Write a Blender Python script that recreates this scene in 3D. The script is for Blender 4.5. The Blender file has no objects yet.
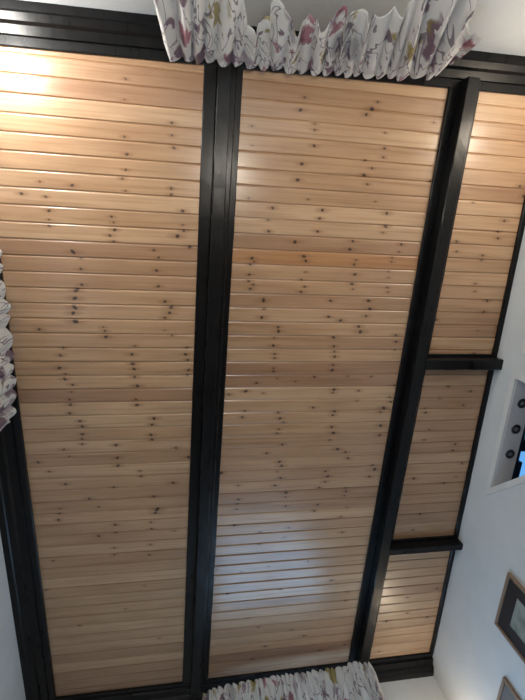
import bpy, bmesh, math, random
import numpy as np
from mathutils import Vector, Matrix, noise as mnoise

random.seed(7); rng = np.random.default_rng(7)
SC = bpy.context.scene
COL = SC.collection

# ------------------------------------------------------------------ frame of reference
# world: X across the room (along the boards), Y along the beams, Z up.
CAMZ = 0.70           # camera height over the floor
H = 1.90              # ceiling above the camera
ZC = CAMZ + H         # ceiling height
F_PX = 399.60675692969255
R = np.array([[0.9881451576933675, -0.04693691114225762, -0.1461713846810311],
              [0.005349099178130694, 0.9620653333470258, -0.27276671627939986],
              [0.15342924905352526, 0.2687512246377455, 0.9509112707243341]])

def ray(px, py):
    return R.T @ np.array([px - 262.5, py - 350.0, F_PX])
def at_h(px, py, h):          # point of the photo measured at height h above the camera
    d = ray(px, py); d = d * h / d[2]; return Vector((d[0], d[1], CAMZ + h))
def at_y(px, py, Y):
    d = ray(px, py); d = d * Y / d[1]; return Vector((d[0], d[1], CAMZ + d[2]))
def Zh(h): return CAMZ + h

# ------------------------------------------------------------------ helpers
def tag(o, label=None, cat=None, group=None, kind=None):
    if label: o['label'] = label
    if cat: o['category'] = cat
    if group: o['group'] = group
    if kind: o['kind'] = kind
    return o

def empty(name, loc, label=None, cat=None, group=None):
    o = bpy.data.objects.new(name, None); COL.objects.link(o)
    o.location = loc; o.empty_display_size = 0.05
    return tag(o, label, cat, group)

def link_mesh(name, bm, mat, parent=None, smooth=False):
    me = bpy.data.meshes.new(name)
    bmesh.ops.recalc_face_normals(bm, faces=bm.faces)
    bm.to_mesh(me); bm.free()
    if smooth:
        for p in me.polygons: p.use_smooth = True
    o = bpy.data.objects.new(name, me); COL.objects.link(o)
    if mat: me.materials.append(mat)
    if parent:
        o.parent = parent
        o.matrix_parent_inverse = Matrix.Translation(-Vector(parent.location))
    return o

def add_box(bm, lo, hi, bevel=0.0, M=None):
    r = bmesh.ops.create_cube(bm, size=1.0)
    vs = r['verts']
    for v in vs:
        v.co = Vector(((lo[i] + hi[i]) / 2 + v.co[i] * (hi[i] - lo[i]) for i in range(3)))
    if bevel > 0:
        es = list({e for v in vs for e in v.link_edges})
        rr = bmesh.ops.bevel(bm, geom=es, offset=bevel, segments=2, affect='EDGES', profile=0.5)
        vs = list({v for f in rr['faces'] for v in f.verts} | {v for v in vs if v.is_valid})
    if M is not None:
        for v in vs:
            if v.is_valid: v.co = M @ v.co
    return vs

def add_prism(bm, p0, p1, prof, side, n=1, wob=0.0, seed=0.0):
    """profile (s, z) swept from p0 to p1; side = horizontal unit vector of s; n rings; wob = hewn wobble"""
    p0 = Vector(p0); p1 = Vector(p1); side = Vector(side)
    rings = []
    for i in range(n + 1):
        c = p0.lerp(p1, i / n); ring = []
        for k, (s, z) in enumerate(prof):
            q = c + side * s + Vector((0, 0, z))
            if wob and 0 < i < n:
                q += side * wob * mnoise.noise(Vector((i * 0.9 + seed, k * 3.1, seed)))
                if z < -0.002: q.z += wob * 0.6 * mnoise.noise(Vector((i * 0.7, k * 2.3 + seed, 4.0)))
            ring.append(bm.verts.new(q))
        rings.append(ring)
    m = len(prof)
    for a, b in zip(rings[:-1], rings[1:]):
        for k in range(m):
            bm.faces.new((a[k], a[(k + 1) % m], b[(k + 1) % m], b[k]))
    bm.faces.new(rings[0][::-1]); bm.faces.new(rings[-1])

# ------------------------------------------------------------------ materials
def new_mat(name):
    m = bpy.data.materials.new(name); m.use_nodes = True
    nt = m.node_tree; nt.nodes.clear()
    out = nt.nodes.new('ShaderNodeOutputMaterial')
    b = nt.nodes.new('ShaderNodeBsdfPrincipled')
    nt.links.new(b.outputs[0], out.inputs[0])
    return m, nt, b, out

class NB:
    def __init__(s, nt): s.nt = nt
    def n(s, t, **kw):
        nd = s.nt.nodes.new(t)
        for k, v in kw.items(): setattr(nd, k, v)
        return nd
    def set(s, nd, key, val):
        if isinstance(val, bpy.types.NodeSocket): s.nt.links.new(val, nd.inputs[key])
        else: nd.inputs[key].default_value = val
    def math(s, op, a, b=None, c=None):
        nd = s.n('ShaderNodeMath', operation=op)
        for i, v in enumerate((a, b, c)):
            if v is not None: s.set(nd, i, v)
        return nd.outputs[0]
    def mix(s, f, a, b, blend='MIX'):
        nd = s.n('ShaderNodeMix', data_type='RGBA', blend_type=blend)
        s.set(nd, 0, f)
        for k, v in ((6, a), (7, b)):
            if isinstance(v, tuple): v = (*v, 1.0) if len(v) == 3 else v
            s.set(nd, k, v)
        return nd.outputs[2]
    def mapping(s, vec, scale, loc=(0, 0, 0)):
        nd = s.n('ShaderNodeMapping'); s.set(nd, 'Vector', vec); nd.inputs['Scale'].default_value = scale
        nd.inputs['Location'].default_value = loc
        return nd.outputs[0]
    def noise(s, vec, scale, detail=3, rough=0.5, dist=0.0):
        nd = s.n('ShaderNodeTexNoise'); s.set(nd, 'Vector', vec)
        nd.inputs['Scale'].default_value = scale; nd.inputs['Detail'].default_value = detail
        nd.inputs['Roughness'].default_value = rough; nd.inputs['Distortion'].default_value = dist
        return nd
    def ramp(s, fac, pts, interp='LINEAR'):
        nd = s.n('ShaderNodeValToRGB'); s.set(nd, 0, fac); cr = nd.color_ramp; cr.interpolation = interp
        while len(cr.elements) < len(pts): cr.elements.new(0.5)
        for e, (p, c) in zip(cr.elements, pts):
            e.position = p; e.color = (*c, 1.0) if len(c) == 3 else c
        return nd
    def bump(s, h, strength, dist=0.01):
        nd = s.n('ShaderNodeBump'); s.set(nd, 'Height', h)
        nd.inputs['Strength'].default_value = strength; nd.inputs['Distance'].default_value = dist
        return nd.outputs[0]
    def obj(s): return s.n('ShaderNodeTexCoord').outputs['Object']
    def attr(s, name):
        nd = s.n('ShaderNodeAttribute'); nd.attribute_name = name; return nd.outputs['Fac']

def m_pine():
    m, nt, b, out = new_mat('pine_boards'); N = NB(nt)
    co = N.obj(); tone = N.attr('tone'); off = N.attr('shift')
    cv = N.n('ShaderNodeCombineXYZ'); N.set(cv, 0, off); N.set(cv, 2, off)
    va = N.n('ShaderNodeVectorMath', operation='ADD'); N.set(va, 0, co); N.set(va, 1, cv.outputs[0]); co2 = va.outputs[0]
    g1 = N.noise(N.mapping(co2, (1.6, 55, 1.0)), 1.0, 5, .62, .35)
    g2 = N.noise(N.mapping(co2, (3.0, 190, 1.0)), 1.0, 3, .55, .2)
    blot = N.noise(N.mapping(co2, (2.2, 5.0, 1.0)), 1.0, 2, .5)
    base = N.ramp(tone, [(0.0, (.345, .198, .118)), (.45, (.475, .298, .172)), (.8, (.55, .368, .228)), (1.0, (.46, .228, .098))])
    gr = N.ramp(g1.outputs['Fac'], [(.30, (.70, .60, .50)), (.52, (1, 1, 1)), (.75, (1.08, 1.06, 1.02))])
    c = N.mix(.75, base.outputs[0], gr.outputs[0], 'MULTIPLY')
    gr2 = N.ramp(g2.outputs['Fac'], [(.35, (.82, .76, .70)), (.6, (1, 1, 1))])
    c = N.mix(.45, c, gr2.outputs[0], 'MULTIPLY')
    bl = N.ramp(blot.outputs['Fac'], [(.3, (.84, .80, .77)), (.6, (1.04, 1.04, 1.03))])
    c = N.mix(.8, c, bl.outputs[0], 'MULTIPLY')
    c = N.mix(N.math('MULTIPLY', N.attr('halo'), .65), c, (.23, .105, .045))
    c = N.mix(N.attr('knot'), c, (.030, .016, .010))
    N.set(b, 'Base Color', c)
    rr = N.math('MULTIPLY_ADD', g1.outputs['Fac'], .12, .24)
    N.set(b, 'Roughness', rr)
    b.inputs['Specular IOR Level'].default_value = .5
    b.inputs['Coat Weight'].default_value = .6; b.inputs['Coat Roughness'].default_value = .24
    N.set(b, 'Normal', N.bump(g1.outputs['Fac'], .10, .004))
    return m

def m_black():
    m, nt, b, out = new_mat('black_stained_wood'); N = NB(nt)
    co = N.obj()
    g = N.noise(N.mapping(co, (26, 6, 40)), 1.0, 4, .6, .3)
    s = N.noise(co, 9.0, 4, .6)
    sm = N.ramp(s.outputs['Fac'], [(.62, (0, 0, 0)), (.78, (1, 1, 1))])
    c = N.mix(g.outputs['Fac'], (.003, .003, .0035), (.009, .009, .0095))
    c = N.mix(N.math('MULTIPLY', sm.outputs[0], .35), c, (.03, .03, .029))
    N.set(b, 'Base Color', c)
    N.set(b, 'Roughness', N.math('MULTIPLY_ADD', g.outputs['Fac'], .20, .20))
    b.inputs['Specular IOR Level'].default_value = .24
    N.set(b, 'Normal', N.bump(N.math('ADD', g.outputs['Fac'], s.outputs['Fac']), .09, .005))
    return m

def m_plaster(name, col, scale=6.0):
    m, nt, b, out = new_mat(name); N = NB(nt)
    co = N.obj()
    a = N.noise(co, scale, 5, .6); f = N.noise(co, 90, 3, .6)
    c = N.mix(a.outputs['Fac'], tuple(x * .90 for x in col), tuple(min(1, x * 1.06) for x in col))
    N.set(b, 'Base Color', c); b.inputs['Roughness'].default_value = .85
    b.inputs['Specular IOR Level'].default_value = .25
    N.set(b, 'Normal', N.bump(N.math('MULTIPLY_ADD', f.outputs['Fac'], .3, a.outputs['Fac']), .25, .012))
    return m

def m_simple(name, col, rough=.5, metal=0.0, spec=.5, grain=0.0):
    m, nt, b, out = new_mat(name); N = NB(nt)
    a = N.noise(N.obj(), 14, 3, .6)
    c = N.mix(a.outputs['Fac'], tuple(x * (1 - .15 - grain) for x in col), tuple(min(1, x * (1.1 + grain)) for x in col))
    N.set(b, 'Base Color', c)
    b.inputs['Roughness'].default_value = rough; b.inputs['Metallic'].default_value = metal
    b.inputs['Specular IOR Level'].default_value = spec
    return m

def m_frame_wood():
    m, nt, b, out = new_mat('oak_frame'); N = NB(nt)
    g = N.noise(N.mapping(N.obj(), (30, 30, 120)), 1.0, 4, .6)
    N.set(b, 'Base Color', N.mix(g.outputs['Fac'], (.16, .10, .065), (.33, .235, .165)))
    b.inputs['Roughness'].default_value = .45
    return m

def m_daylight(name, col, strength):
    m, nt, b, out = new_mat(name); N = NB(nt)
    nt.nodes.remove(b)
    e = N.n('ShaderNodeEmission')
    cl = N.noise(N.obj(), 1.6, 4, .6)
    N.set(e, 'Color', N.mix(cl.outputs['Fac'], tuple(x * .75 for x in col), col))
    e.inputs['Strength'].default_value = strength
    nt.links.new(e.outputs[0], out.inputs[0])
    return m

def m_fabric():
    m, nt, b, out = new_mat('floral_cotton'); N = NB(nt)
    uv = N.n('ShaderNodeUVMap').outputs[0]
    wob = N.noise(uv, 13.0, 3, .55)
    wv = N.n('ShaderNodeVectorMath', operation='MULTIPLY_ADD')
    N.set(wv, 0, wob.outputs['Color']); wv.inputs[1].default_value = (.11, .09, 0); N.set(wv, 2, uv)
    p = wv.outputs[0]
    def blobs(scale, loc, r0, r1, cols):
        v = N.n('ShaderNodeTexVoronoi'); N.set(v, 'Vector', N.mapping(p, scale, loc))
        v.inputs['Scale'].default_value = 1.0; v.inputs['Randomness'].default_value = 1.0
        sp = N.n('ShaderNodeSeparateColor'); N.set(sp, 0, v.outputs['Color'])
        thr = N.math('MULTIPLY_ADD', sp.outputs[0], r1 - r0, r0)
        mr = N.n('ShaderNodeMapRange'); N.set(mr, 0, N.math('SUBTRACT', thr, v.outputs['Distance'])); mr.inputs[1].default_value = -.03; mr.inputs[2].default_value = .10; mask = mr.outputs[0]
        rp = N.ramp(sp.outputs[1], cols, 'CONSTANT')
        use = N.math('MULTIPLY', mask, rp.outputs['Alpha'])
        return use, rp.outputs[0]
    PL = (.145, .062, .115); MV = (.30, .19, .28); OL = (.36, .29, .085); RO = (.37, .095, .15); GR = (.27, .28, .31)
    base = N.mix(wob.outputs['Fac'], (.72, .72, .71), (.86, .85, .83))
    c = base
    u1, c1 = blobs((13, 7, 1), (0, 0, 0), .22, .58, [(0, (*MV, 0.0)), (.28, (*MV, .55)), (.46, (*GR, .5)), (.60, (*PL, .85)), (.80, (*OL, .9)), (.92, (*RO, .8))])
    c = N.mix(u1, c, c1)
    u2, c2 = blobs((34, 13, 1), (3.3, 1.7, 0), .16, .50, [(0, (*PL, 0.0)), (.42, (*PL, .8)), (.66, (*MV, .8)), (.80, (*RO, .75)), (.90, (*OL, .8))])
    c = N.mix(u2, c, c2)
    vn = N.noise(N.mapping(uv, (14, 5, 1), (5, 2, 0)), 1.0, 2, .5, .8)
    ln = N.math('LESS_THAN', N.math('ABSOLUTE', N.math('SUBTRACT', vn.outputs['Fac'], .5)), .013)
    c = N.mix(N.math('MULTIPLY', ln, .75), c, (.16, .12, .17))
    N.set(b, 'Base Color', c); b.inputs['Roughness'].default_value = .8
    b.inputs['Specular IOR Level'].default_value = .2
    tr = N.n('ShaderNodeBsdfTranslucent'); N.set(tr, 'Color', c)
    mx = N.n('ShaderNodeMixShader'); mx.inputs[0].default_value = .32
    nt.links.new(b.outputs[0], mx.inputs[1]); nt.links.new(tr.outputs[0], mx.inputs[2])
    nt.links.new(mx.outputs[0], out.inputs[0])
    return m

def m_print(name, cols):
    m, nt, b, out = new_mat(name); N = NB(nt)
    a = N.noise(N.obj(), 7.0, 4, .6, .6)
    r = N.ramp(a.outputs['Fac'], cols)
    N.set(b, 'Base Color', r.outputs[0]); b.inputs['Roughness'].default_value = .18
    return m

PINE = m_pine(); BLACK = m_black(); FABRIC = m_fabric()
WHITE = m_plaster('white_wall', (.66, .69, .70)); PAINT = m_simple('white_gloss_paint', (.72, .73, .73), .35)
SOFFIT = m_plaster('grey_soffit', (.58, .57, .58)); CARPET = m_plaster('beige_carpet', (.20, .17, .14), 40)
OAK = m_frame_wood(); ROD = m_simple('dark_rod', (.05, .045, .04), .35)
LAMPBLACK = m_simple('black_ring', (.012, .012, .013), .4)
CHROME = m_simple('lamp_lens', (.62, .63, .66), .22, .6)
MATBLACK = m_simple('black_mount', (.018, .016, .018), .55)
MATGREY = m_simple('grey_mount', (.13, .135, .14), .55)
SKYB = m_daylight('daylight_glass', (.84, .92, 1.0), 1.5); SKYD = m_daylight('daylight_glass_dim', (.62, .78, 1.0), 1.2); SKYC = m_daylight('daylight_glass_cool', (.40, .67, 1.0), 5.0)
SKYBLUE = m_daylight('skylight_glass', (.16, .48, 1.0), 1.0)

# ------------------------------------------------------------------ lines measured on the ceiling
def x_left(y):  return -.845 - .0155 * (y - 1.0)        # inner edge of left trim
def x_b2(y):    return .008 - .0324 * (y + .665)        # left edge of the beam between left and middle bays
def x_b3(y):    return 1.090 - .0294 * (y + .679)       # left edge of the beam by the narrow bay
X_WR = 1.606                                            # right wall
X_WL = -.985
Y_WB = 2.862
def y_wf(x): return -.797 - .0165 * x                   # front wall

# ------------------------------------------------------------------ ceiling of grooved pine boards
KN = [
 (220,70,4.375,[(352,175,1.2),(415,235,.6),(415,262,.8),(412,332,1),(358,411,1.1),(340,481,1.3),(140,245,.5),(140,330,.4),(370,120,.7)]),
 (340,70,4.375,[(140,170,1.5),(115,195,1),(165,140,.8),(410,230,.6),(195,343,.8),(190,382,.7),(140,430,.8),(105,460,1.2),(120,500,.8),(197,275,.5),(110,395,.6),(395,485,.8)]),
 (220,180,4.375,[(340,0,1),(125,80,.7),(385,85,.5),(230,122,1),(448,132,1.3),(436,168,.9),(210,175,.6),(213,224,.9),(427,225,1),(328,271,1.5),(140,342,1.2),(150,357,.7),(132,370,.9),(367,334,1.2),(376,354,1.2),(128,414,.9),(125,442,.9),(145,458,.7),(132,476,1),(375,403,.6),(357,436,.7),(370,467,.8),(354,489,1),(190,520,.8)]),
 (340,180,4.375,[(155,95,.5),(205,146,1.3),(200,203,1.3),(187,230,.7),(56,268,1.1),(43,303,1.4),(268,282,1.1),(258,315,.7),(228,340,.7),(226,358,.7),(70,350,.8),(62,370,1),(212,400,.6),(212,428,.6),(65,413,1.1),(52,455,1.1),(56,478,.6),(207,470,.8),(210,490,.7),(510,270,.8),(510,313,.8)]),
 (200,290,4.375,[(443,8,.9),(278,47,1.6),(280,83,.7),(270,120,1.4),(342,163,1),(344,181,1.4),(324,210,.7),(321,243,1.3),(327,280,.8),(327,298,.8),(322,342,.7),(322,356,1),(338,388,.5),(247,407,1),(200,443,1.2),(127,457,.8),(418,400,.7),(500,380,.9),(278,452,.5)]),
 (310,290,4.375,[(90,47,1.1),(256,47,1.3),(262,83,1.6),(245,114,1.1),(81,117,1),(133,133,1.1),(213,160,1.3),(220,183,1.8),(375,198,1.1),(376,226,1),(372,262,.6),(103,208,1.1),(104,246,1.3),(107,270,.9),(108,292,1.1),(101,328,1),(97,350,1.2),(20,380,.8),(165,377,.6),(268,379,.8),(105,436,1.3),(100,450,.8),(213,441,.8),(205,485,.6),(368,417,.8),(350,470,.9),(353,490,.9),(322,515,1.5),(15,515,.7)]),
 (200,400,4.375,[(195,48,1),(185,75,.9),(342,55,.8),(350,80,1.2),(365,98,.8),(345,128,.8),(337,146,.9),(360,195,1.1),(292,233,1),(347,270,1.2),(357,288,1.3),(338,314,.6),(352,341,1.2),(328,374,1.1),(167,374,.8),(376,405,1.5),(374,424,.8),(168,435,1.1),(163,455,.7),(160,478,.8),(375,465,1),(500,485,.7),(515,458,.7),(495,33,1),(92,320,1.2)]),
 (290,400,4.375,[(195,50,1.1),(187,66,1),(410,35,1.6),(395,52,.9),(442,8,.9),(182,118,1.4),(190,145,1.6),(174,175,.8),(396,112,1.5),(392,154,1.3),(208,215,1.5),(243,228,1.2),(254,255,1.1),(155,312,1),(165,334,1.3),(153,358,1),(370,303,2),(362,285,1),(348,336,1),(128,383,1),(243,385,.9),(245,400,1.1),(238,418,.7),(121,458,1),(105,486,.8),(250,470,.6)]),
 (200,510,2.917,[(100,45,1),(175,65,.9),(258,52,.8),(245,80,.6),(415,65,1),(410,20,.8),(172,100,.7),(315,150,.8),(200,165,.6),(383,205,.9),(80,245,.9),(120,180,.6),(50,175,.8),(140,315,.7),(170,342,.8),(268,350,.9),(303,367,1),(190,398,1),(152,435,1.2),(350,410,1.3),(422,393,1),(235,232,.6),(430,240,.7),(425,265,.6)]),
 (0,180,4.773,[(102,65,.9),(218,80,.7),(234,147,.9),(234,190,.6),(234,218,.8),(345,25,1),(348,343,1.5),(386,374,.7),(386,425,1),(390,500,1),(370,520,1)]),
 (100,180,4.773,[(340,42,.8),(340,70,.8),(395,148,1.1),(400,243,1),(395,215,.6),(428,320,1.2),(55,175,.8),(65,203,.7),(70,238,1),(47,265,1),(66,293,.8),(257,335,.9),(280,370,.8),(270,432,1),(278,507,.9),(122,52,.5),(370,268,1.6)]),
 (20,280,4.773,[(268,50,1.4),(262,87,1.6),(262,131,1.6),(254,158,1.4),(265,198,1.8),(92,235,1),(397,225,.7),(405,243,.9),(410,271,1.5),(206,324,.9),(193,360,1),(188,420,1.3),(218,448,.7),(214,473,1.1),(251,500,1)]),
 (100,280,4.773,[(280,30,.9),(311,103,1.3),(340,130,1.5),(332,157,1.3),(310,180,1.1),(310,240,.5),(345,265,.7),(167,315,.7),(152,355,1.2),(156,400,1.3),(163,425,1.1),(165,463,1.1),(180,506,1.3),(415,323,.9),(408,355,1.1),(419,382,1),(423,430,1),(417,453,1)]),
 (20,380,2.917,[(150,35,.7),(145,57,.9),(147,72,1.2),(145,97,1),(175,120,1),(182,135,1.2),(182,158,1),(181,172,1),(181,187,.8),(342,17,1.3),(338,57,.9),(341,73,1.2),(391,112,1.5),(385,130,1.2),(382,160,1.2),(385,174,1.1),(280,190,1.2),(284,227,1.2),(286,250,1.2),(53,240,1.1),(128,203,.9),(145,223,.7),(85,267,.8),(133,304,1.2),(273,313,1),(202,346,1.2),(350,265,.7),(353,281,.9),(447,300,1.3),(455,198,1),(491,225,1.4),(390,340,1.2),(400,378,1.9),(395,388,1.2),(117,375,.8),(115,390,.8),(112,407,.9),(230,370,.7),(278,422,1.1),(280,445,.7),(382,415,.7),(384,434,1),(230,457,.9),(450,440,.7),(380,480,.8),(378,510,.8),(275,490,.8),(275,510,.9)]),
 (0,500,2.386,[(235,85,.9),(140,50,.7),(127,145,.8),(110,215,.7),(345,205,.5),(300,260,.5),(190,300,.5),(380,330,.5)]),
 (0,60,2.386,[(300,45,.6),(297,95,.5),(297,183,.8),(303,225,.9),(300,262,.8),(292,283,.9),(410,150,.8),(410,180,.8),(415,210,.8),(408,305,.7),(170,300,.6),(95,290,.6)]),
 (360,370,4.04,[(357,67,.9),(447,86,1.1),(418,142,.9),(265,172,1.1),(263,155,.8),(322,115,.5),(280,240,.8),(385,300,1),(375,325,1.3),(412,378,1.2),(388,432,.8),(340,457,1),(217,438,1.2),(260,282,.8),(475,190,.6)]),
 (465,160,8.75,[(480,230,1.3),(510,318,1.1),(345,533,1),(290,628,.8),(288,685,1),(70,375,.5)]),
 (400,180,3.184,[(263,240,.8),(260,255,.8),(180,195,.9),(278,385,1.2),(267,420,1.3),(115,445,1),(310,470,1),(240,330,.7),(238,355,.6),(247,480,.7),(235,552,.8)]),
 (335,590,4.77,[(245,150,1.2),(345,110,.9),(345,35,.9),(440,130,.8),(210,295,.8)]),
 (400,500,3.5,[(70,50,1.1),(45,105,.8),(130,310,.9)]),
]
knots = []
for x0, y0, sc, pts in KN:
    for (a, b_, s) in pts:
        p = at_h(x0 + a / sc, y0 + b_ / sc, H)
        knots.append((p.x, p.y, s))

PER = .0688; Y0 = -.57
def build_ceiling():
    xs = np.arange(-1.0, X_WR + .02, .0031)
    prof = [(0.0, .0052), (.0020, .0048), (.0048, .0)] + [(v, 0.0) for v in np.linspace(.0090, PER - .0060, 17)] + [(PER - .0030, .0), (PER - .0010, .0030)]
    ys, zs, pk = [], [], []
    for k in range(-5, 51):
        lift = rng.normal(0, .0003)
        for v, z in prof:
            y = Y0 + k * PER + v
            if -.83 < y < Y_WB + .01: ys.append(y); zs.append(z + lift * (z == 0)); pk.append(k)
    ys = np.array(ys); zs = np.array(zs); pk = np.array(pk)
    nx, ny = len(xs), len(ys)
    X, Y = np.meshgrid(xs, ys)
    Z = np.repeat(zs[:, None], nx, 1) + ZC
    co = np.stack([X, Y, Z], -1).reshape(-1, 3).astype(np.float32)
    # boards stop at the beams, so every bay has its own tone per board
    bay = (X > (.008 - .0324 * (Y + .665)) + .08).astype(int) + (X > (1.09 - .0294 * (Y + .679)) + .08)
    ncell = 60
    tone_t = np.clip(rng.normal(.5, .23, (ncell, 3)), .08, .84)
    kk = int(math.floor((.09 - Y0) / PER)); tone_t[kk + 5, 1] = .97          # the one orange board in the middle bay
    tone_t[kk + 8, 1] = .25; tone_t[kk + 2, 1] = .75
    shift_t = rng.uniform(0, 40, (ncell, 3))
    P = np.repeat((pk + 5)[:, None], nx, 1)
    tone = tone_t[P, bay]; shift = shift_t[P, bay]
    knot = np.zeros((ny, nx), np.float32); halo = np.zeros((ny, nx), np.float32)
    for (kx, ky, s) in knots:
        r = .0040 * s ** .9 + .0009
        ang = rng.uniform(-.8, .8); el = rng.uniform(1.05, 1.75)
        i0, i1 = np.searchsorted(ys, [ky - .06, ky + .06]); j0, j1 = np.searchsorted(xs, [kx - .06, kx + .06])
        if i1 <= i0 or j1 <= j0: continue
        dx = X[i0:i1, j0:j1] - kx; dy = Y[i0:i1, j0:j1] - ky
        u = dx * math.cos(ang) + dy * math.sin(ang); v = -dx * math.sin(ang) + dy * math.cos(ang)
        d = np.sqrt((u / el) ** 2 + v ** 2) / r
        kmax = min(.97, .55 + .42 * s)
        knot[i0:i1, j0:j1] = np.maximum(knot[i0:i1, j0:j1], kmax * np.clip((1.32 - d) / .5, 0, 1))
        dh = np.sqrt((dx / 3.2) ** 2 + dy ** 2) / (r * 1.7)
        halo[i0:i1, j0:j1] = np.maximum(halo[i0:i1, j0:j1], .8 * np.clip(1.5 - dh, 0, 1))
    idx = np.arange(nx * ny).reshape(ny, nx)
    f = np.stack([idx[:-1, :-1], idx[1:, :-1], idx[1:, 1:], idx[:-1, 1:]], -1).reshape(-1, 4)
    # closed slab: a flat upper side
    base = len(co)
    co = np.vstack([co, np.array([[xs[0], ys[0], ZC + .03], [xs[-1], ys[0], ZC + .03], [xs[-1], ys[-1], ZC + .03], [xs[0], ys[-1], ZC + .03]], np.float32)])
    f = np.vstack([f, [[base, base + 1, base + 2, base + 3]]])
    me = bpy.data.meshes.new('ceiling')
    me.vertices.add(len(co)); me.vertices.foreach_set('co', co.ravel())
    me.loops.add(f.size); me.loops.foreach_set('vertex_index', f.ravel().astype(np.int32))
    me.polygons.add(len(f)); me.polygons.foreach_set('loop_start', np.arange(0, f.size, 4, dtype=np.int32))
    me.update(calc_edges=True)
    for nm, arr in (('tone', tone), ('shift', shift), ('knot', knot), ('halo', halo)):
        a = me.attributes.new(nm, 'FLOAT', 'POINT')
        a.data.foreach_set('value', np.concatenate([arr.ravel(), np.zeros(4)]).astype(np.float32))
    me.materials.append(PINE)
    o = bpy.data.objects.new('ceiling', me); COL.objects.link(o)
    return tag(o, kind='structure')
build_ceiling()

# ------------------------------------------------------------------ long beams
D = .072; CW = .059
def beam(xf, w_left, w_core, w_right, label, step=False):
    y0 = -.715; y1 = Y_WB - .135
    a = Vector((xf(y0), y0, ZC)); b = Vector((xf(y1), y1, ZC))
    d = (b - a).normalized(); side = Vector((d.y, -d.x, 0))
    root = empty('ceiling_beam', (a + b) / 2, label, 'ceiling beam')
    bm = bmesh.new(); s0 = w_left; s1 = w_left + w_core; bv = .004
    add_prism(bm, a, b, [(s0, 0), (s0, -D + bv), (s0 + bv, -D), (s1 - bv, -D), (s1, -D + bv), (s1, 0)], side, 60, .0022, s0 * 10)
    link_mesh('beam', bm, BLACK, root)
    for (q0, q1, st) in ((0, s0, False), (s1, s1 + w_right, step)):
        bm = bmesh.new()
        if st: pr = [(q0, 0), (q0, -.030), (q0 + .018, -.030), (q0 + .023, -.024), (q0 + .024, -.012), (q1 - .003, -.012), (q1, -.009), (q1, 0)]
        else:  pr = [(q0, 0), (q0, -.009), (q0 + .003, -.012), (q1 - .003, -.012), (q1, -.009), (q1, 0)]
        add_prism(bm, a, b, pr, side, 60, .0016, q0 * 7 + 3)
        link_mesh('edge_strip', bm, BLACK, root)
    return root
beam(x_b2, .055, .056, .049, 'long black wooden ceiling beam between the wide left and middle pine bays', True)
beam(x_b3, .045, CW, .045, 'long black wooden ceiling beam between the middle bay and the narrow right bay')

def cross_beam(ya, wb, label):
    xa = x_b3(ya) + .045 + CW + .002; xb = X_WR
    root = empty('cross_beam', ((xa + xb) / 2, ya + wb / 2, ZC), label, 'cross beam', 'short cross beams of the narrow bay')
    bm = bmesh.new(); bv = .004; d = D - .004
    add_prism(bm, (xa, ya, ZC), (xb, ya, ZC), [(0, 0), (0, -d + bv), (bv, -d), (wb - bv, -d), (wb, -d + bv), (wb, 0)], (0, 1, 0), 14, .002, ya)
    link_mesh('beam', bm, BLACK, root)
    bm = bmesh.new()
    add_prism(bm, (xa, ya - .014, ZC), (xb - .024, ya - .014, ZC), [(0, 0), (0, -.008), (.003, -.011), (.0135, -.011), (.0135, 0)], (0, 1, 0), 14, .001, ya)
    link_mesh('edge_strip', bm, BLACK, root)
cross_beam(.566, .058, 'short black cross beam in the narrow bay, nearest the small soffit spotlights')
cross_beam(1.755, .044, 'short black cross beam in the narrow bay, nearer the framed pictures')

# ------------------------------------------------------------------ perimeter trims
def cornice(name, p0, p1, side, w):
    bm = bmesh.new()
    pr = [(0, 0), (w, 0), (w, -.010), (w - .003, -.013), (w - .034, -.013), (w - .036, -.024), (w * .50, -.030), (w * .44, -.044), (w * .26, -.050), (w * .22, -.056), (0, -.056)]
    add_prism(bm, p0, p1, pr, side, 30, .001, 2.0)
    return tag(link_mesh(name, bm, BLACK), kind='structure')
cornice('trim_1', (X_WL, y_wf(X_WL), ZC), (X_WR, y_wf(X_WR), ZC), (.0165, 1, 0), .131)
cornice('trim_2', (X_WL, Y_WB, ZC), (X_WR, Y_WB, ZC), (0, -1, 0), .150)
cornice('trim_3', (X_WL, -.66, ZC), (X_WL, Y_WB - .151, ZC), (1, 0, 0), .138)
bm = bmesh.new()
add_prism(bm, (X_WR, -.69, ZC), (X_WR, Y_WB - .151, ZC), [(0, 0), (-.024, 0), (-.024, -.012), (-.020, -.016), (0, -.016)], (1, 0, 0), 60, .0025, 5.0)
tag(link_mesh('trim_4', bm, BLACK), kind='structure')

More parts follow.
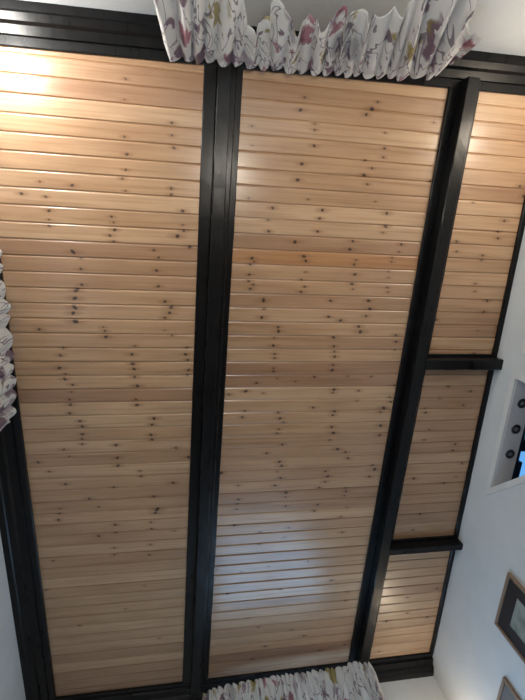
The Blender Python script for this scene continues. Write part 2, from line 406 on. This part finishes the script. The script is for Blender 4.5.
# ------------------------------------------------------------------ room shell
def wall(name, p, u, outn, L, holes, mat, z1=ZC + .02, th=.11, fill=None):
    """wall along u from p with rectangular openings (u0,u1,za,zb)"""
    p = Vector(p); u = Vector(u); n = Vector(outn)
    bm = bmesh.new()
    us = sorted({0.0, L, *[h[0] for h in holes], *[h[1] for h in holes]})
    for a, b in zip(us[:-1], us[1:]):
        segs = [(0.0, z1)]
        for h in holes:
            if h[0] <= a + 1e-6 and h[1] >= b - 1e-6:
                ns = []
                for s in segs:
                    if h[2] > s[0]: ns.append((s[0], min(s[1], h[2])))
                    if h[3] < s[1]: ns.append((max(s[0], h[3]), s[1]))
                segs = ns
        for za, zb in segs:
            M = Matrix((( u.x, n.x, 0, p.x), (u.y, n.y, 0, p.y), (0, 0, 1, 0), (0, 0, 0, 1)))
            add_box(bm, (a, 0, za), (b, th, zb), 0, M)
    if fill:
        A = [bm.verts.new(p + u * a + Vector((0, 0, z))) for a, z in fill]; B = [bm.verts.new(p + u * a + n * th + Vector((0, 0, z))) for a, z in fill]
        bm.faces.new(A); bm.faces.new(B[::-1])
        for i in range(len(A)): bm.faces.new((A[i], B[i], B[(i + 1) % len(A)], A[(i + 1) % len(A)]))
    bmesh.ops.remove_doubles(bm, verts=bm.verts, dist=1e-5)
    return tag(link_mesh(name, bm, mat), kind='structure')

def window(name, p, u, outn, u0, u1, za, zb, glass, depth=.05, cols=2):
    p = Vector(p); u = Vector(u); n = Vector(outn)
    M = Matrix(((u.x, n.x, 0, p.x), (u.y, n.y, 0, p.y), (0, 0, 1, 0), (0, 0, 0, 1)))
    bm = bmesh.new(); fw = .05
    add_box(bm, (u0, depth, za), (u0 + fw, depth + .05, zb), .004, M); add_box(bm, (u1 - fw, depth, za), (u1, depth + .05, zb), .004, M)
    add_box(bm, (u0 + fw, depth, za), (u1 - fw, depth + .05, za + fw), .004, M); add_box(bm, (u0 + fw, depth, zb - fw), (u1 - fw, depth + .05, zb), .004, M)
    for i in range(1, cols):
        c = u0 + (u1 - u0) * i / cols
        add_box(bm, (c - .02, depth, za + fw), (c + .02, depth + .045, zb - fw), .003, M)
    fr = tag(link_mesh(name, bm, PAINT), kind='structure')
    bm = bmesh.new(); add_box(bm, (u0 + fw * .8, depth + .02, za + fw * .8), (u1 - fw * .8, depth + .03, zb - fw * .8), 0, M)
    link_mesh('window_pane', bm, glass, fr)

# front wall (behind the wide valance at the photo's top)
s = .0165; nn = math.hypot(1, s); uf = (1 / nn, -s / nn, 0); nf = (-s / nn, -1 / nn, 0); Lf = (X_WR - X_WL) * nn
pf = (X_WL, y_wf(X_WL), 0)
WF = (.90, 1.85, Zh(.10), Zh(1.30))
wall('wall_front', pf, uf, nf, Lf, [WF], WHITE); window('window_1', pf, uf, nf, *WF, SKYB)
# back wall
pb = (X_WL, Y_WB, 0); WB = (1.10, 2.10, Zh(.25), Zh(1.62))
wall('wall_back', pb, (1, 0, 0), (0, 1, 0), X_WR - X_WL, [WB], WHITE); window('window_2', pb, (1, 0, 0), (0, 1, 0), *WB, SKYC)
# left wall
pl_ = (X_WL, -.95, 0); WLh = (1.12, 1.82, Zh(.25), Zh(1.42))
wall('wall_left', pl_, (0, 1, 0), (-1, 0, 0), 3.95, [WLh], WHITE); window('window_3', pl_, (0, 1, 0), (-1, 0, 0), *WLh, SKYD)
# right wall with the doorway
HD = 1.722; YD0, YD1 = .632, 1.278; HB = 1.125
wall('wall_right', (X_WR, -.95, 0), (0, 1, 0), (1, 0, 0), 3.95, [(YD0 + .95, YD1 + .95, Zh(HB), Zh(HD))], WHITE, fill=[(YD0 + .95, Zh(HB)), (YD1 + .95, Zh(HB)), (YD1 + .95, Zh(HD))])
bm = bmesh.new(); add_box(bm, (X_WL - .1, -1.0, -.05), (3.4, 3.0, 0)); tag(link_mesh('floor', bm, CARPET), kind='structure')

# angled opening: casing, soffit with spotlights, stairwell beyond with a roof light
def yz_prism(bm, pts, x0, x1):
    A = [bm.verts.new((x0, y, Zh(h))) for y, h in pts]; B = [bm.verts.new((x1, y, Zh(h))) for y, h in pts]
    n = len(pts); bm.faces.new(A); bm.faces.new(B[::-1])
    for i in range(n): bm.faces.new((A[i], B[i], B[(i + 1) % n], A[(i + 1) % n]))
cw = .030
dy, dh = YD1 - YD0, HD - HB; ln = math.hypot(dy, dh); ny_, nh_ = dh / ln, -dy / ln     # outward normal of the sloping edge
bm = bmesh.new()
P0 = (YD0, HB); P1 = (YD1, HD); P2 = (YD0, HD)
k1 = cw * ln / dh; k2 = cw * ln / dy
Q0 = (YD0 - cw, HB - k2 - cw * dh / dy); Q1 = (YD1 + k1 + cw * dy / dh, HD + cw); Q2 = (YD0 - cw, HD + cw)
for pts in ((P1, P2, Q2, Q1), (P2, P0, Q0, Q2), (P0, P1, Q1, Q0)): yz_prism(bm, pts, X_WR - .007, X_WR + .002)
tag(link_mesh('trim_5', bm, PAINT), kind='structure')
bm = bmesh.new(); add_box(bm, (X_WR + .003, YD0, Zh(HD) - .004), (X_WR + .110, YD1 - .004, Zh(HD)))
tag(link_mesh('trim_6', bm, SOFFIT), kind='structure')
lights_y = [.769, .917, 1.066]
names = ['farthest from the framed pictures', 'in the middle of the row of three', 'nearest the framed pictures']
for y, nm in zip(lights_y, names):
    c = Vector((1.668, y, Zh(HD) - .004))
    root = empty('downlight', c, 'small black ringed spotlight in the grey soffit, ' + nm, 'spotlight', 'spotlights in the grey soffit')
    bm = bmesh.new(); n = 28
    pr = [(.0120, .0), (.0120, -.0045), (.0145, -.0068), (.0225, -.0068), (.0262, -.0040), (.0268, 0)]
    rings = [[bm.verts.new(c + Vector((r * math.cos(2 * math.pi * i / n), r * math.sin(2 * math.pi * i / n), z))) for r, z in pr] for i in range(n)]
    for i in range(n):
        for k in range(len(pr)):
            bm.faces.new((rings[i][k], rings[(i + 1) % n][k], rings[(i + 1) % n][(k + 1) % len(pr)], rings[i][(k + 1) % len(pr)]))
    link_mesh('ring', bm, LAMPBLACK, root, True)
    bm = bmesh.new(); bmesh.ops.create_uvsphere(bm, u_segments=20, v_segments=10, radius=.0119)
    for v in bm.verts: v.co = c + Vector((v.co.x, v.co.y, v.co.z * .28 - .0005))
    link_mesh('lens', bm, CHROME, root, True)

# a closed white door further along the right wall
bm = bmesh.new(); add_box(bm, (X_WR - .014, -.20, .01), (X_WR, .49, Zh(1.712)), .003)
for (a, b, c0, c1) in ((-.12, .11, .15, .95), (.18, .41, .15, .95), (-.12, .11, 1.1, 2.2), (.18, .41, 1.1, 2.2)):
    add_box(bm, (X_WR - .018, a, c0), (X_WR - .013, b, c1), .002)
tag(link_mesh('door_1', bm, PAINT), kind='structure')

# next room
HH = 2.30
bm = bmesh.new()
add_box(bm, (X_WR + .11, -.3, Zh(HH)), (2.24, 2.1, Zh(HH) + .05)); add_box(bm, (2.24, -.3, Zh(HH)), (3.3, .7, Zh(HH) + .05)); add_box(bm, (2.24, 1.95, Zh(HH)), (3.3, 2.1, Zh(HH) + .05))
tag(link_mesh('ceiling_hall', bm, SOFFIT), kind='structure')
bm = bmesh.new()
add_box(bm, (3.3, -.3, 0), (3.36, 2.1, Zh(HH) + .05)); add_box(bm, (X_WR + .11, -.36, 0), (3.36, -.3, Zh(HH) + .05)); add_box(bm, (X_WR + .11, 2.1, 0), (3.36, 2.16, Zh(HH) + .05))
add_box(bm, (X_WR + .109, -.3, ZC), (X_WR + .13, 2.1, Zh(HH) + .05))
tag(link_mesh('wall_hall', bm, WHITE), kind='structure')
bm = bmesh.new()
for (x0, x1, y0, y1) in ((2.20, 2.31, 1.47, 1.95), (2.22, 2.275, .7, 1.47), (3.2, 3.3, .7, 1.95), (2.275, 3.2, .7, .78), (2.34, 3.2, 1.87, 1.95), (2.275, 3.2, 1.29, 1.385)):
    add_box(bm, (x0, y0, Zh(HH) - .05), (x1, y1, Zh(HH) + .01), .008)
sk = tag(link_mesh('window_4', bm, LAMPBLACK), kind='structure')
bm = bmesh.new(); add_box(bm, (2.22, .7, Zh(HH) + .012), (3.3, 1.95, Zh(HH) + .02)); link_mesh('window_pane', bm, SKYBLUE, sk)

# ------------------------------------------------------------------ framed pictures on the right wall
def picture(y0, y1, zt, hgt, fw, ft, mount, prnt, mw, label):
    x = X_WR; root = empty('framed_picture', (x, (y0 + y1) / 2, zt - hgt / 2), label, 'picture', 'framed pictures on the right wall')
    zb = zt - hgt
    bm = bmesh.new()
    for lo, hi in (((x - ft, y0, zb), (x, y0 + fw, zt)), ((x - ft, y1 - fw, zb), (x, y1, zt)), ((x - ft, y0 + fw, zt - fw), (x, y1 - fw, zt)), ((x - ft, y0 + fw, zb), (x, y1 - fw, zb + fw))):
        add_box(bm, lo, hi, .0025)
    link_mesh('frame', bm, OAK, root)
    a0, a1, b0, b1 = y0 + fw, y1 - fw, zb + fw, zt - fw
    bm = bmesh.new()
    for lo, hi in (((x - .009, a0, b0), (x - .001, a0 + mw, b1)), ((x - .009, a1 - mw, b0), (x - .001, a1, b1)), ((x - .009, a0 + mw, b1 - mw), (x - .001, a1 - mw, b1)), ((x - .009, a0 + mw, b0), (x - .001, a1 - mw, b0 + mw))):
        add_box(bm, lo, hi)
    link_mesh('mount', bm, mount, root)
    bm = bmesh.new(); add_box(bm, (x - .006, a0 + mw - .002, b0 + mw - .002), (x - .0015, a1 - mw + .002, b1 - mw + .002)); link_mesh('print', bm, prnt, root)
    return root
PR1 = m_print('landscape_print', [(.32, (.10, .11, .09)), (.48, (.24, .27, .24)), (.62, (.33, .36, .33)), (.8, (.42, .42, .36))])
PR2 = m_print('grey_print', [(.3, (.06, .065, .07)), (.5, (.13, .135, .14)), (.75, (.24, .24, .23))])
picture(1.617, 1.962, Zh(1.482), .44, .016, .016, MATBLACK, PR1, .066, 'oak framed picture with a wide black mount on the white wall')
picture(2.172, 2.56, Zh(1.354), .46, .016, .016, MATGREY, PR2, .07, 'oak framed picture with a grey mount, below and beside the black mounted one')

# ------------------------------------------------------------------ gathered floral valances
def resample(pts, n):
    P = np.array([list(p) for p in pts], float)
    d = np.r_[0, np.cumsum(np.linalg.norm(np.diff(P, axis=0), axis=1))]
    t = np.linspace(0, d[-1], n)
    return np.stack([np.interp(t, d, P[:, k]) for k in range(3)], -1), d[-1]
def resample_u(pts, us, n):
    P = np.array([list(p) for p in pts], float); t = np.linspace(0, 1, n)
    return np.stack([np.interp(t, us, P[:, k]) for k in range(3)], -1)

def valance(label, head, hu, hem, mu, outv, nf, amp0, amp1, bulge, ruffle, rufamp, rod, seed, gather=1.25):
    """cloth sheet hung from the header line to the hem line, with pinched folds and a ruffled heading over the rod"""
    g = np.random.default_rng(seed); n = 520; nv = 30; nr = 7
    Hd = resample_u(head, hu, n); Hm = resample_u(hem, mu, n)
    L = np.linalg.norm(np.diff(Hd, axis=0), axis=1).sum()
    u = np.linspace(0, 1, n)
    ph = np.interp(u, np.linspace(0, 1, nf + 1), np.r_[0, np.cumsum(g.uniform(.6, 1.4, nf))]); ph = ph / ph[-1] * nf
    fold_a = 2 * np.abs(np.sin(math.pi * ph)) ** .8 - 1 + .35 * np.sin(2 * math.pi * ph * .41 + 2)
    ph2 = ph * .5 + .6 * np.sin(ph * .9)
    fold_b = np.sin(2 * math.pi * ph2) + .35 * fold_a
    out = np.array(outv, float); out /= np.linalg.norm(out)
    T = np.gradient(Hd, axis=0); T /= np.linalg.norm(T, axis=1)[:, None] + 1e-9
    top = np.interp(u, np.linspace(0, 1, nf * 2), g.uniform(.75, 1.15, nf * 2))
    verts = []; uvs = []
    rows = [-(nr - k) / nr for k in range(nr)] + list(np.linspace(0, 1, nv))
    for v in rows:
        if v < 0:
            w = -v; P = Hd.copy(); P[:, 2] += ruffle * w * top
            A = .0035 + rufamp * w
            P += out * (A * fold_a)[:, None] + T * (A * .35 * np.cos(2 * math.pi * ph))[:, None]
            vv = -ruffle * w
        else:
            P = Hd * (1 - v) + Hm * v
            P += out * (bulge * math.sin(math.pi * min(1, v * 1.15)) ** .8 if v < .87 else 0) if bulge else 0
            sm = v * v * (3 - 2 * v)
            A = .0035 + (amp0) * min(1, v * 5) * (1 - sm) ; B = amp1 * sm
            P = P + out * (A * fold_a + B * fold_b)[:, None] + T * (B * .5 * np.cos(2 * math.pi * ph2))[:, None]
            vv = v * .36
        verts.append(P); uvs.append(np.stack([u * L * gather + seed * .37, np.full(n, -vv + seed * .21)], -1))
    V = np.concatenate(verts); U = np.concatenate(uvs); nrw = len(rows)
    idx = np.arange(nrw * n).reshape(nrw, n)
    f = np.stack([idx[:-1, :-1], idx[:-1, 1:], idx[1:, 1:], idx[1:, :-1]], -1).reshape(-1, 4)
    me = bpy.data.meshes.new('cloth'); me.from_pydata(V.tolist(), [], f.tolist()); me.update()
    ul = me.uv_layers.new(name='UVMap'); ul.data.foreach_set('uv', U[f.ravel()].astype(np.float32).ravel())
    for p in me.polygons: p.use_smooth = True
    me.materials.append(FABRIC)
    root = empty('curtain_valance', Vector(Hd.mean(0)), label, 'curtain valance')
    o = bpy.data.objects.new('cloth', me); COL.objects.link(o); o.parent = root
    o.matrix_parent_inverse = Matrix.Translation(-Vector(root.location))
    so = o.modifiers.new('Solidify', 'SOLIDIFY'); so.thickness = .0012; so.offset = 0
    # rod along the pinched line
    bm = bmesh.new(); ra = .003; m = 12
    rings = []
    ov = Vector(tuple(out)); rod = [Vector(rod[0])] + [Vector(q) - ov * .016 for q in rod[1:-1]] + [Vector(rod[-1])]
    for a, b in zip(rod[:-1], rod[1:]):
        a = Vector(a); b = Vector(b); d = (b - a).normalized(); s1 = d.orthogonal().normalized(); s2 = d.cross(s1)
        c = [[bm.verts.new(e + s1 * ra * math.cos(2 * math.pi * i / m) + s2 * ra * math.sin(2 * math.pi * i / m)) for i in range(m)] for e in (a, b)]
        for i in range(m): bm.faces.new((c[0][i], c[0][(i + 1) % m], c[1][(i + 1) % m], c[1][i]))
        bm.faces.new(c[0][::-1]); bm.faces.new(c[1])
    link_mesh('curtain_rod', bm, ROD, root, False)
    return root

# wide valance at the front wall (photo's top)
hp = [(164, 44), (170, 56), (200, 58), (240, 62), (300, 69), (350, 72), (400, 75), (436, 74), (455, 60), (463, 50)]
hd = [at_h(x, y, 1.80) for x, y in hp]
hx_ = np.array([p[0] for p in hp], float)
hu = (hx_ - hx_[0]) / (hx_[-1] - hx_[0])
YH = -.715
mp = [(149, -12, -.70), (160, -45, -.72), (185, -55, -.70), (210, -40, -.72), (232, -12, -.70), (246, 14, -.715), (241, 33, -.70), (252, 29, -.705), (266, 20, -.72), (276, 1, -.72), (291, 20, -.70), (298, 27, -.71), (310, 4, -.73), (321, 24, -.70), (334, 18, -.71), (343, 9, -.72), (349, 22, -.70), (357, 7, -.72), (369, 21, -.70), (380, 20, -.71), (394, 14, -.72), (404, 22, -.70), (413, 2, -.71), (425, -25, -.72), (445, -45, -.71), (462, -35, -.70), (477, -2, -.71), (465, 24, -.70), (468, 38, -.71), (484, 31, -.72), (466, 47, -.74)]
hm = [at_y(x, y, Y) for x, y, Y in mp]
mx = np.linspace(0, 1, len(mp))
mu = np.array([.0, .04, .09, .14, .20, .245, .262, .285, .325, .36, .40, .43, .465, .50, .53, .56, .585, .615, .645, .68, .71, .735, .76, .79, .83, .865, .90, .925, .945, .97, 1.0])
rodpts = [Vector((hd[0].x + .01, y_wf(hd[0].x), hd[0].z)), hd[1], hd[4], hd[7], Vector((hd[8].x, y_wf(hd[8].x), hd[8].z))]
valance('wide floral gathered valance with a jagged hem at the top of the photo', hd, hu, hm, mu, (0, 1, 0), 24, .012, .018, .0, .024, .008, rodpts, 3)

# valance at the back wall (photo's bottom)
hp = [(202, 700), (215, 694), (240, 689), (270, 683), (300, 679), (345, 673), (352, 668), (370, 668), (376, 673)]
hd = [at_h(x, y, 1.80) for x, y in hp]
hx_ = np.array([p[0] for p in hp], float); hu = (hx_ - hx_[0]) / (hx_[-1] - hx_[0])
hm = [Vector((p.x, p.y + (.03 if i % 2 else .0), Zh(1.42))) for i, p in enumerate(hd)]
rodpts = [Vector((hd[0].x, Y_WB, hd[0].z)), hd[1] + Vector((0, 0.004, 0)), hd[4], hd[7] + Vector((0, .01, 0)), Vector((hd[8].x, Y_WB, hd[8].z))]
valance('floral gathered valance at the bottom of the photo, only its ruffled heading showing', hd, hu, hm, hu, (0, -1, 0), 30, .010, .020, .0, .034, .010, rodpts, 5)

# valance at the left wall
hp = [(-30, 226), (-8, 234), (-3, 246), (-4, 262), (-2, 280), (2, 291), (4, 300), (6, 325), (8, 345), (10, 370), (12, 398), (11, 415), (6, 424), (-14, 434)]
hd = [at_h(x, y, 1.80) for x, y in hp]
hy_ = np.array([p[1] for p in hp], float); hu = (hy_ - hy_[0]) / (hy_[-1] - hy_[0])
hm = [Vector((p.x - .02, p.y, Zh(1.40))) for i, p in enumerate(hd)]
rodpts = [Vector((X_WL, hd[0].y, hd[0].z)), hd[0], hd[6], hd[10], Vector((X_WL, hd[12].y, hd[12].z))]
valance("floral gathered valance at the photo's left edge, beside the wide left pine bay", hd, hu, hm, hu, (1, 0, 0), 13, .012, .02, .0, .024, .008, rodpts, 11)

# ------------------------------------------------------------------ lights: warm room lamps, plus one added fill light
def lamp(name, loc, col, power, rad):
    l = bpy.data.lights.new(name, 'POINT'); l.color = col; l.energy = power; l.shadow_soft_size = rad
    o = bpy.data.objects.new(name, l); COL.objects.link(o); o.location = loc; return o
lamp('wall_lamp_glow', (-.80, -.68, Zh(1.60)), (1.0, .95, .88), 17, .05)
lamp('added_fill_glow', (.18, -.46, Zh(.58)), (1.0, .92, .80), 21, .10)  # added fill, no lamp stands here: brightens the ceiling's front, fading towards the back
lamp('far_wall_lamp_glow', (1.50, -.60, Zh(1.36)), (1.0, .84, .66), 9, .05)
lamp('corner_lamp_glow', (1.47, 2.74, Zh(1.36)), (1.0, .80, .58), 2.8, .07)

w = bpy.data.worlds.new('world'); SC.world = w; w.use_nodes = True
bgn = w.node_tree.nodes.get('Background') or w.node_tree.nodes.new('ShaderNodeBackground')
bgn.inputs[0].default_value = (.5, .6, .75, 1); bgn.inputs[1].default_value = .3

# ------------------------------------------------------------------ camera
cam = bpy.data.cameras.new('camera'); co_ = bpy.data.objects.new('camera', cam); COL.objects.link(co_)
cam.sensor_fit = 'HORIZONTAL'; cam.sensor_width = 36.0; cam.lens = F_PX / 525.0 * 36.0; cam.clip_start = .02
Rb = Matrix(((R[0][0], -R[1][0], -R[2][0]), (R[0][1], -R[1][1], -R[2][1]), (R[0][2], -R[1][2], -R[2][2])))
co_.matrix_world = Matrix.Translation((0, 0, CAMZ)) @ Rb.to_4x4()
SC.camera = co_
SC.view_settings.view_transform = 'Standard'; SC.view_settings.look = 'None'
SC.view_settings.exposure = 0.0; SC.view_settings.gamma = 1.0
SC.view_settings.use_curve_mapping = False
